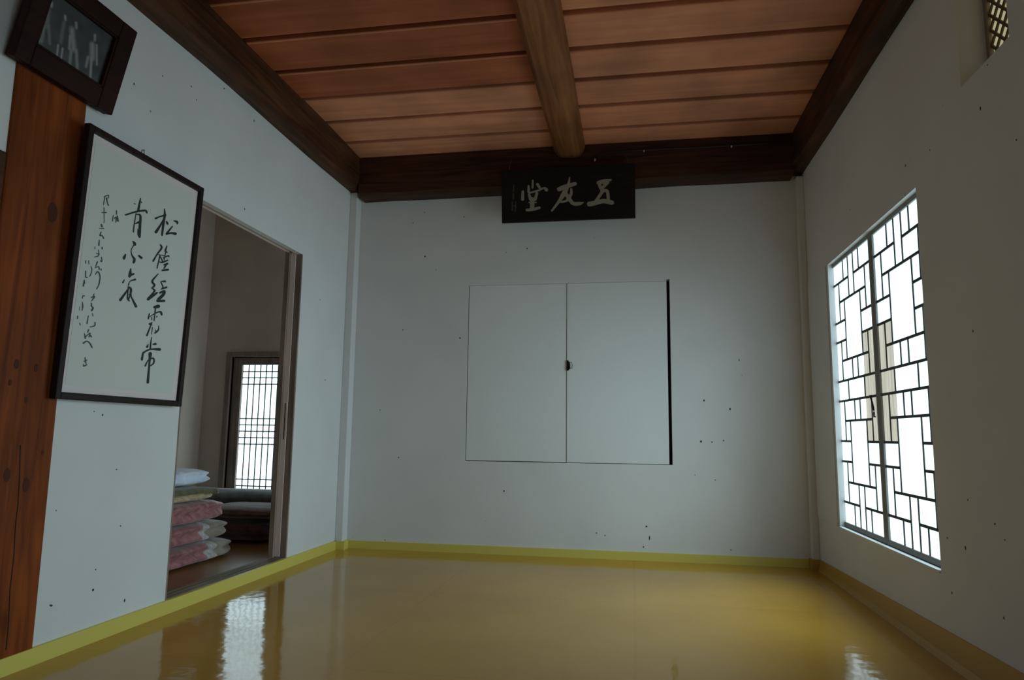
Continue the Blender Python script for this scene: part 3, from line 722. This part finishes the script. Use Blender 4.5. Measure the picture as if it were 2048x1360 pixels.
for q in ((IU0, IU0 + 0.006, IV0, IV1), (IU1 - 0.006, IU1, IV0, IV1), (IU0, IU1, IV0, IV0 + 0.006), (IU0, IU1, IV1 - 0.006, IV1)): pbox(bm, P0, vy, vzp, snp, *q, -0.02, -0.004)
child('frame', bm, M['frame_red'], pf)
# the print: grey tones of four standing people, drawn as a vertex-coloured sheet
bm = new(); nu, nv = 150, 100
col = bm.loops.layers.color.new('tone')
def px2uv(px, py):
    u, v_ = lp(px, py); return (u - IU0) / (IU1 - IU0), (v_ - IV0) / (IV1 - IV0)
figs = []
def seg(p, q, r, val): figs.append((px2uv(*p), px2uv(*q), r, val))
K = 280 / 1587.0
def Z(x, y): return (x * K, y * K)
seg(Z(640, 45), Z(640, 75), 0.028, 0.17); seg(Z(600, 110), Z(590, 300), 0.045, 0.09); seg(Z(550, 120), Z(530, 300), 0.02, 0.10); seg(Z(560, 310), Z(530, 470), 0.026, 0.10); seg(Z(610, 310), Z(620, 500), 0.026, 0.085)
seg(Z(795, 190), Z(797, 230), 0.022, 0.17); seg(Z(780, 270), Z(745, 480), 0.036, 0.075); seg(Z(715, 520), Z(700, 650), 0.018, 0.17); seg(Z(765, 560), Z(745, 700), 0.018, 0.17)
seg(Z(920, 270), Z(920, 320), 0.026, 0.15); seg(Z(870, 350), Z(890, 560), 0.05, 0.14); seg(Z(850, 420), Z(840, 560), 0.024, 0.14); seg(Z(860, 580), Z(845, 740), 0.03, 0.13); seg(Z(920, 580), Z(930, 790), 0.03, 0.13)
seg(Z(1130, 410), Z(1128, 460), 0.024, 0.16); seg(Z(1100, 520), Z(1100, 660), 0.055, 0.15); seg(Z(1150, 520), Z(1150, 740), 0.02, 0.15); seg(Z(1050, 660), Z(1030, 760), 0.026, 0.14); seg(Z(1090, 680), Z(1075, 910), 0.026, 0.17)
seg(Z(440, 440), Z(520, 470), 0.04, 0.10)
asp = (IU1 - IU0) / (IV1 - IV0)
def tone(u, v_):
    base = 0.028 + 0.010 * noise.noise(Vector((u * 6, v_ * 6, 0))) + 0.035 * max(0, u - 0.8) + 0.02 * max(0, 0.25 - v_) * 2
    for (a_, b_, r_, val) in figs:
        ax_, ay_ = a_[0] * asp, a_[1]; bx, by = b_[0] * asp, b_[1]; x, y = u * asp, v_
        dx, dy = bx - ax_, by - ay_; t_ = max(0, min(1, ((x - ax_) * dx + (y - ay_) * dy) / (dx * dx + dy * dy + 1e-9)))
        d_ = math.hypot(x - ax_ - dx * t_, y - ay_ - dy * t_)
        k_ = max(0.0, min(1.0, (r_ * 1.6 - d_) / (r_ * 1.3)))
        base = base + (val - base) * k_ * 0.9 if val > base or k_ > 0.5 else base
    return max(0.01, base)
grid = [[bm.verts.new(P0 + vy * (IU0 + (IU1 - IU0) * i / nu) + vzp * (IV0 + (IV1 - IV0) * j / nv) + snp * -0.017) for j in range(nv + 1)] for i in range(nu + 1)]
for i in range(nu):
    for j in range(nv):
        f = bm.faces.new([grid[i][j], grid[i + 1][j], grid[i + 1][j + 1], grid[i][j + 1]])
        for lo, (a_, b_) in zip(f.loops, ((i, j), (i + 1, j), (i + 1, j + 1), (i, j + 1))):
            t_ = tone(a_ / nu, b_ / nv); t_ = 12.92 * t_ if t_ < 0.0031 else 1.055 * t_ ** (1 / 2.4) - 0.055
            lo[col] = (t_, t_ * 1.02, t_ * 1.04, 1)
mp_ = mat('photo_print', (0.1, 0.1, 0.1), 0.35, 0.4)
va = N(mp_, 'ShaderNodeVertexColor', layer_name='tone'); hsv = N(mp_, 'ShaderNodeHueSaturation'); hsv.inputs['Value'].default_value = 1.75
link(mp_, va.outputs[0], hsv.inputs['Color']); link(mp_, hsv.outputs[0], mp_.node_tree.nodes['Principled BSDF'].inputs['Base Color'])
child('photograph', bm, mp_, pf)['label'] = 'faded grey print of four standing people'
bm = new(); pbox(bm, P0, vy, vzp, snp, U0, U1, V0, V1, -0.033, -0.0305); child('backing', bm, M['dark'], pf)

# ------------------------------------------------------------------ black name board on the far beam
sb_t, sb_b = YB - 0.190, YB - 0.145
nrm = Vector((0, -(1.0), 0))
st = sight(1003, 340, (0, sb_t, 0), nrm); sbt = sight(1003, 447, (0, sb_b, 0), nrm)
vzs = Vector((0, sb_t - sb_b, st.z - sbt.z)).normalized(); vxs = Vector((1, 0, 0)); sns = -vxs.cross(vzs).normalized()
if sns.y > 0: sns = -sns
B0 = Vector((sbt.x, sb_b, sbt.z))
def lb(px, py): q = sight(px, py, B0, sns) - B0; return q.dot(vxs), q.dot(vzs)
q = [lb(*p) for p in ((1003, 447), (1271, 435), (1270, 325), (1003, 340))]
bu0, bu1, bv0, bv1 = (q[0][0] + q[3][0]) / 2, (q[1][0] + q[2][0]) / 2, (q[0][1] + q[1][1]) / 2, (q[2][1] + q[3][1]) / 2
nb = root('name_board', 'black wooden name board with three pale carved characters hanging on the far beam', 'sign', B0 + vxs * (bu0 + bu1) / 2)
bm = new(); pbox(bm, B0, vxs, vzs, sns, bu0, bu1, bv0, bv1, -0.022, 0.0, 0.003); child('board', bm, M['board_black'], nb)
c5 = [[(1385,548,44),(1450,532,56),(1545,512,26)],[(1395,560,34),(1415,610,46)],[(1505,545,44),(1430,625,40),(1445,660,34)], [(1450,640,44),(1385,740,38),(1330,815,44)], [(1440,655,38),(1500,655,42),(1515,770,40)], [(1272,820,64),(1340,808,58),(1450,782,56),(1560,802,58)]]
c_you = [[(1020,480,14),(1003,570,38),(950,680,62),(880,790,38),(792,905,24)], [(885,630,56),(960,600,56),(1090,560,46)], [(1040,630,28),(1036,700,38),(990,760,36)], [(960,680,56),(1010,740,46),(1060,810,46),(1140,815,46),(1195,800,14)],[(870,795,20),(940,790,28),(1000,770,28)]]
c_tang = [[(548,520,24),(545,610,26)],[(495,590,28),(495,665,34)],[(608,568,38),(636,610,32)], [(500,680,24),(620,645,24),(690,615,24),(722,638,46)], [(420,660,32),(418,760,40)], [(500,700,32),(522,760,42)],[(602,680,34),(578,760,42)],[(540,760,56),(540,850,54),(530,890,46)],[(472,897,34),(550,888,38),(632,868,34)],[(500,800,18),(590,800,18)]]
small_s = [[(305,580,14),(300,660,14)],[(300,690,20),(298,760,14)],[(285,790,14),(285,900,18)],[(330,790,12),(325,910,16)],[(290,840,12),(335,850,10)]]
for d_ in (c5, c_you, c_tang):
    bm = new(); strokes(bm, d_, 980, 280, 0.15625, B0, sns, 0.0003, 0.0012); child('carved_character', bm, M['gold'], nb)
bm = new(); strokes(bm, small_s, 980, 280, 0.15625, B0, sns, 0.0003, 0.0008); child('inscription', bm, M['gold_faint'], nb)
TB = B0 + vzs * bv1
def wirepts(px0, py0, px1, py1):
    a_ = sight(px0, py0, (0, YB - 0.127, 0), nrm); b_ = sight(px1, py1, B0, sns) + sns * -0.01
    return [a_, a_ * 0.5 + b_ * 0.5 + Vector((-0.006 if px0 > px1 else 0.006, 0, 0)), b_]
bm = new(); tube(bm, wirepts(1024, 318, 1018, 342), 0.0014, 6); child('hanging_wire', bm, M['wire'], nb, True)
bm = new(); tube(bm, wirepts(1250, 308, 1256, 328), 0.0014, 6); child('hanging_wire', bm, M['wire'], nb, True)

# cable and pale clips on the far and right beams
bm = new()
yb_ = YB - 0.124
cp = [sight(x, y, (0, yb_, 0), nrm) for x, y in ((1178, 316), (1200, 308), (1240, 303), (1290, 300), (1400, 295), (1500, 289), (1575, 284))]
tube(bm, cp, 0.004, 6)
cb = mesh_obj('electric_cable', bm, M['cable'], None, True); tag(cb, 'thin dark cable running along the top of the far beam, right of the name board', 'cable')
def clip(p, s, label):
    bm = new(); box(bm, -s * 0.6, s * 0.6, -0.004, 0.004, -s, s, 0, 0.001); tube(bm, [(0, -0.005, 0), (0, 0.010, 0)], 0.0012, 6)
    o = mesh_obj('cable_clip', bm, M['clip']); o.location = p; o.rotation_euler = (0, 0.25, 0); tag(o, label, 'clip', 'pale cable clips on the beams'); return o
clip(sight(1190, 320, (0, yb_ - 0.004, 0), nrm), 0.007, 'largest pale clip, on the far beam just above the name board')
clip(sight(1288, 302, (0, yb_ - 0.004, 0), nrm), 0.004, 'tiny pale clip on the far beam just right of the name board')
clip(sight(1463, 293, (0, yb_ - 0.004, 0), nrm), 0.005, 'small pale clip on the far beam near its right end')

# ------------------------------------------------------------------ bedding in the side room
def quilt(name, label, x0, x1, y0, y1, z0, z1, zones, seed, cat='quilt', wr_=0.006, sq=5.0, ends=9.0, group='folded bedding stacked in the side room', folds=1, droop=0.0):
    r_ = root(name, label, cat, ((x0 + x1) / 2, (y0 + y1) / 2, z0), group)
    nl, ns = 60, 48
    cx_, cz_ = (x0 + x1) / 2, (z0 + z1) / 2; hx_, hz_ = (x1 - x0) / 2, (z1 - z0) / 2
    def ring(t_):
        s_ = max(0.0, 1 - abs(2 * t_ - 1) ** ends) ** (1 / 2.2)
        out = []
        for k in range(ns):
            a_ = 2 * math.pi * k / ns
            ca, sa = math.cos(a_), math.sin(a_)
            px_ = math.copysign(abs(ca) ** (2 / sq), ca) * hx_ * (0.86 + 0.14 * s_); pz = math.copysign(abs(sa) ** (2 / 4.5), sa) * hz_ * s_
            # pinch where a folded layer ends on the front face
            pin = 1.0 - 0.10 * math.exp(-((pz / hz_) * 3.5) ** 2) * folds * max(0, ca) if folds else 1.0
            px_ *= pin
            y_ = y0 + (y1 - y0) * t_
            nn = noise.noise(Vector((px_ * 14 + seed, y_ * 9, pz * 22))) + 0.8 * noise.noise(Vector((px_ * 20, y_ * 42 + seed, pz * 14)))
            s2_ = wr_ * nn * min(1, s_ * 1.2)
            edge = 1.0 if sa < 0.2 else 0.6
            zz = cz_ + pz + s2_ * (0.5 if abs(sa) > 0.6 else 0.8) * edge - droop * (t_ ** 4)
            out.append(Vector((cx_ + px_ + s2_ * 1.6 * abs(ca), y_, min(z1 - 0.0004, max(z0 + 0.0004, zz)))))
        return out
    for (ta, tb, mt, nm) in zones:
        bm = new(); ia, ib = int(round(ta * nl)), int(round(tb * nl)); prev = None
        for i in range(ia, ib + 1):
            rg_ = ring(i / nl)
            if nm == 'lace_band':
                c_ = Vector((cx_, rg_[0].y, cz_)); rg_ = [c_ + (p - c_) * 1.012 for p in rg_]
            vs = [bm.verts.new(p) for p in rg_]
            if prev:
                for k in range(ns): bm.faces.new([prev[k], prev[(k + 1) % ns], vs[(k + 1) % ns], vs[k]])
            else: bm.faces.new(vs)
            prev = vs
        bm.faces.new(prev[::-1])
        child(nm, bm, mt, r_, True)
    return r_
XF = -1.965
quilt('quilt', 'pink satin quilt with white lace band and beige end, bottom of the stack', XF - 0.62, XF, 2.45, 3.335, LZ, 0.139,
      [(0, 0.715, M['pink'], 'cover'), (0.715, 0.80, M['lace'], 'lace_band'), (0.80, 1, M['beige'], 'lining')], 1.0)
quilt('quilt', 'pink satin quilt with white lace band and beige end, second from the floor', XF - 0.62, XF - 0.005, 2.43, 3.295, 0.1395, 0.2315,
      [(0, 0.70, M['pink'], 'cover'), (0.70, 0.765, M['lace'], 'lace_band'), (0.765, 1, M['beige'], 'lining')], 5.0)
quilt('quilt', 'wrinkled all-pink quilt in the middle of the bedding stack', XF - 0.60, XF + 0.005, 2.43, 3.235, 0.232, 0.333,
      [(0, 1, M['pink'], 'cover')], 9.0, wr_=0.013)
quilt('quilt', 'olive green quilt with gold brocade edge under the white sheet', XF - 0.60, XF - 0.004, 2.43, 3.150, 0.3335, 0.392,
      [(0, 1, M['goldc'], 'gold_edge')], 13.0, wr_=0.006)
q4 = [o for o in bpy.data.objects if o.name.startswith('quilt') and 'olive' in o.get('label', '')][0]
bm = new()
prev = None
for i in range(41):                                # olive silk folded over the top and upper front
    y_ = 2.44 + (3.125 - 2.44) * i / 40; wv = 0.0025 * noise.noise(Vector((0, y_ * 12, 3)))
    prof = [(-0.57, 0.397), (-0.30, 0.400), (-0.06, 0.400), (-0.02, 0.399), (0.003, 0.394), (0.008, 0.384), (0.007, 0.372), (-0.001, 0.371), (-0.002, 0.388), (-0.03, 0.393), (-0.30, 0.393), (-0.57, 0.393)]
    ring = [bm.verts.new((XF + u + wv, y_, z_ - (0.012 * max(0, (i - 34) / 6)) + wv)) for u, z_ in prof]
    if prev:
        for k in range(len(prof)): bm.faces.new([prev[k], prev[(k + 1) % len(prof)], ring[(k + 1) % len(prof)], ring[k]])
    else: bm.faces.new(ring)
    prev = ring
bm.faces.new(prev[::-1]); child('olive_cover', bm, M['green'], q4, True)
quilt('folded_sheet', 'white and pale blue folded sheet lying on top of the quilt stack', XF - 0.56, XF - 0.015, 2.44, 3.11, 0.4035, 0.482,
      [(0, 1, M['white'], 'cloth')], 17.0, cat='folded sheet', wr_=0.009, ends=11, group='folded bedding stacked in the side room')
quilt('bolster', 'long grey bolster leaning in front of the slatted paper door', -2.74, -2.02, 4.00, 4.20, 0.175, 0.300,
      [(0, 1, M['grey'], 'cover')], 21.0, cat='bolster', wr_=0.008, sq=5, ends=2.6, group='cushions piled below the slatted door', folds=0)
quilt('floor_cushion', 'dark brown floor cushion lying under the grey bolster', -2.70, -1.95, 3.62, 4.22, LZ, 0.175,
      [(0, 1, M['brown'], 'cover')], 25.0, cat='cushion', wr_=0.012, sq=4, ends=4, group='cushions piled below the slatted door', folds=0)
quilt('floor_cushion', 'tan brown cushion on the dark one beside the door jamb', -2.38, -1.93, 3.60, 3.98, 0.172, 0.245,
      [(0, 1, M['tan'], 'cover')], 29.0, cat='cushion', wr_=0.010, sq=4, ends=3, group='cushions piled below the slatted door', folds=0)
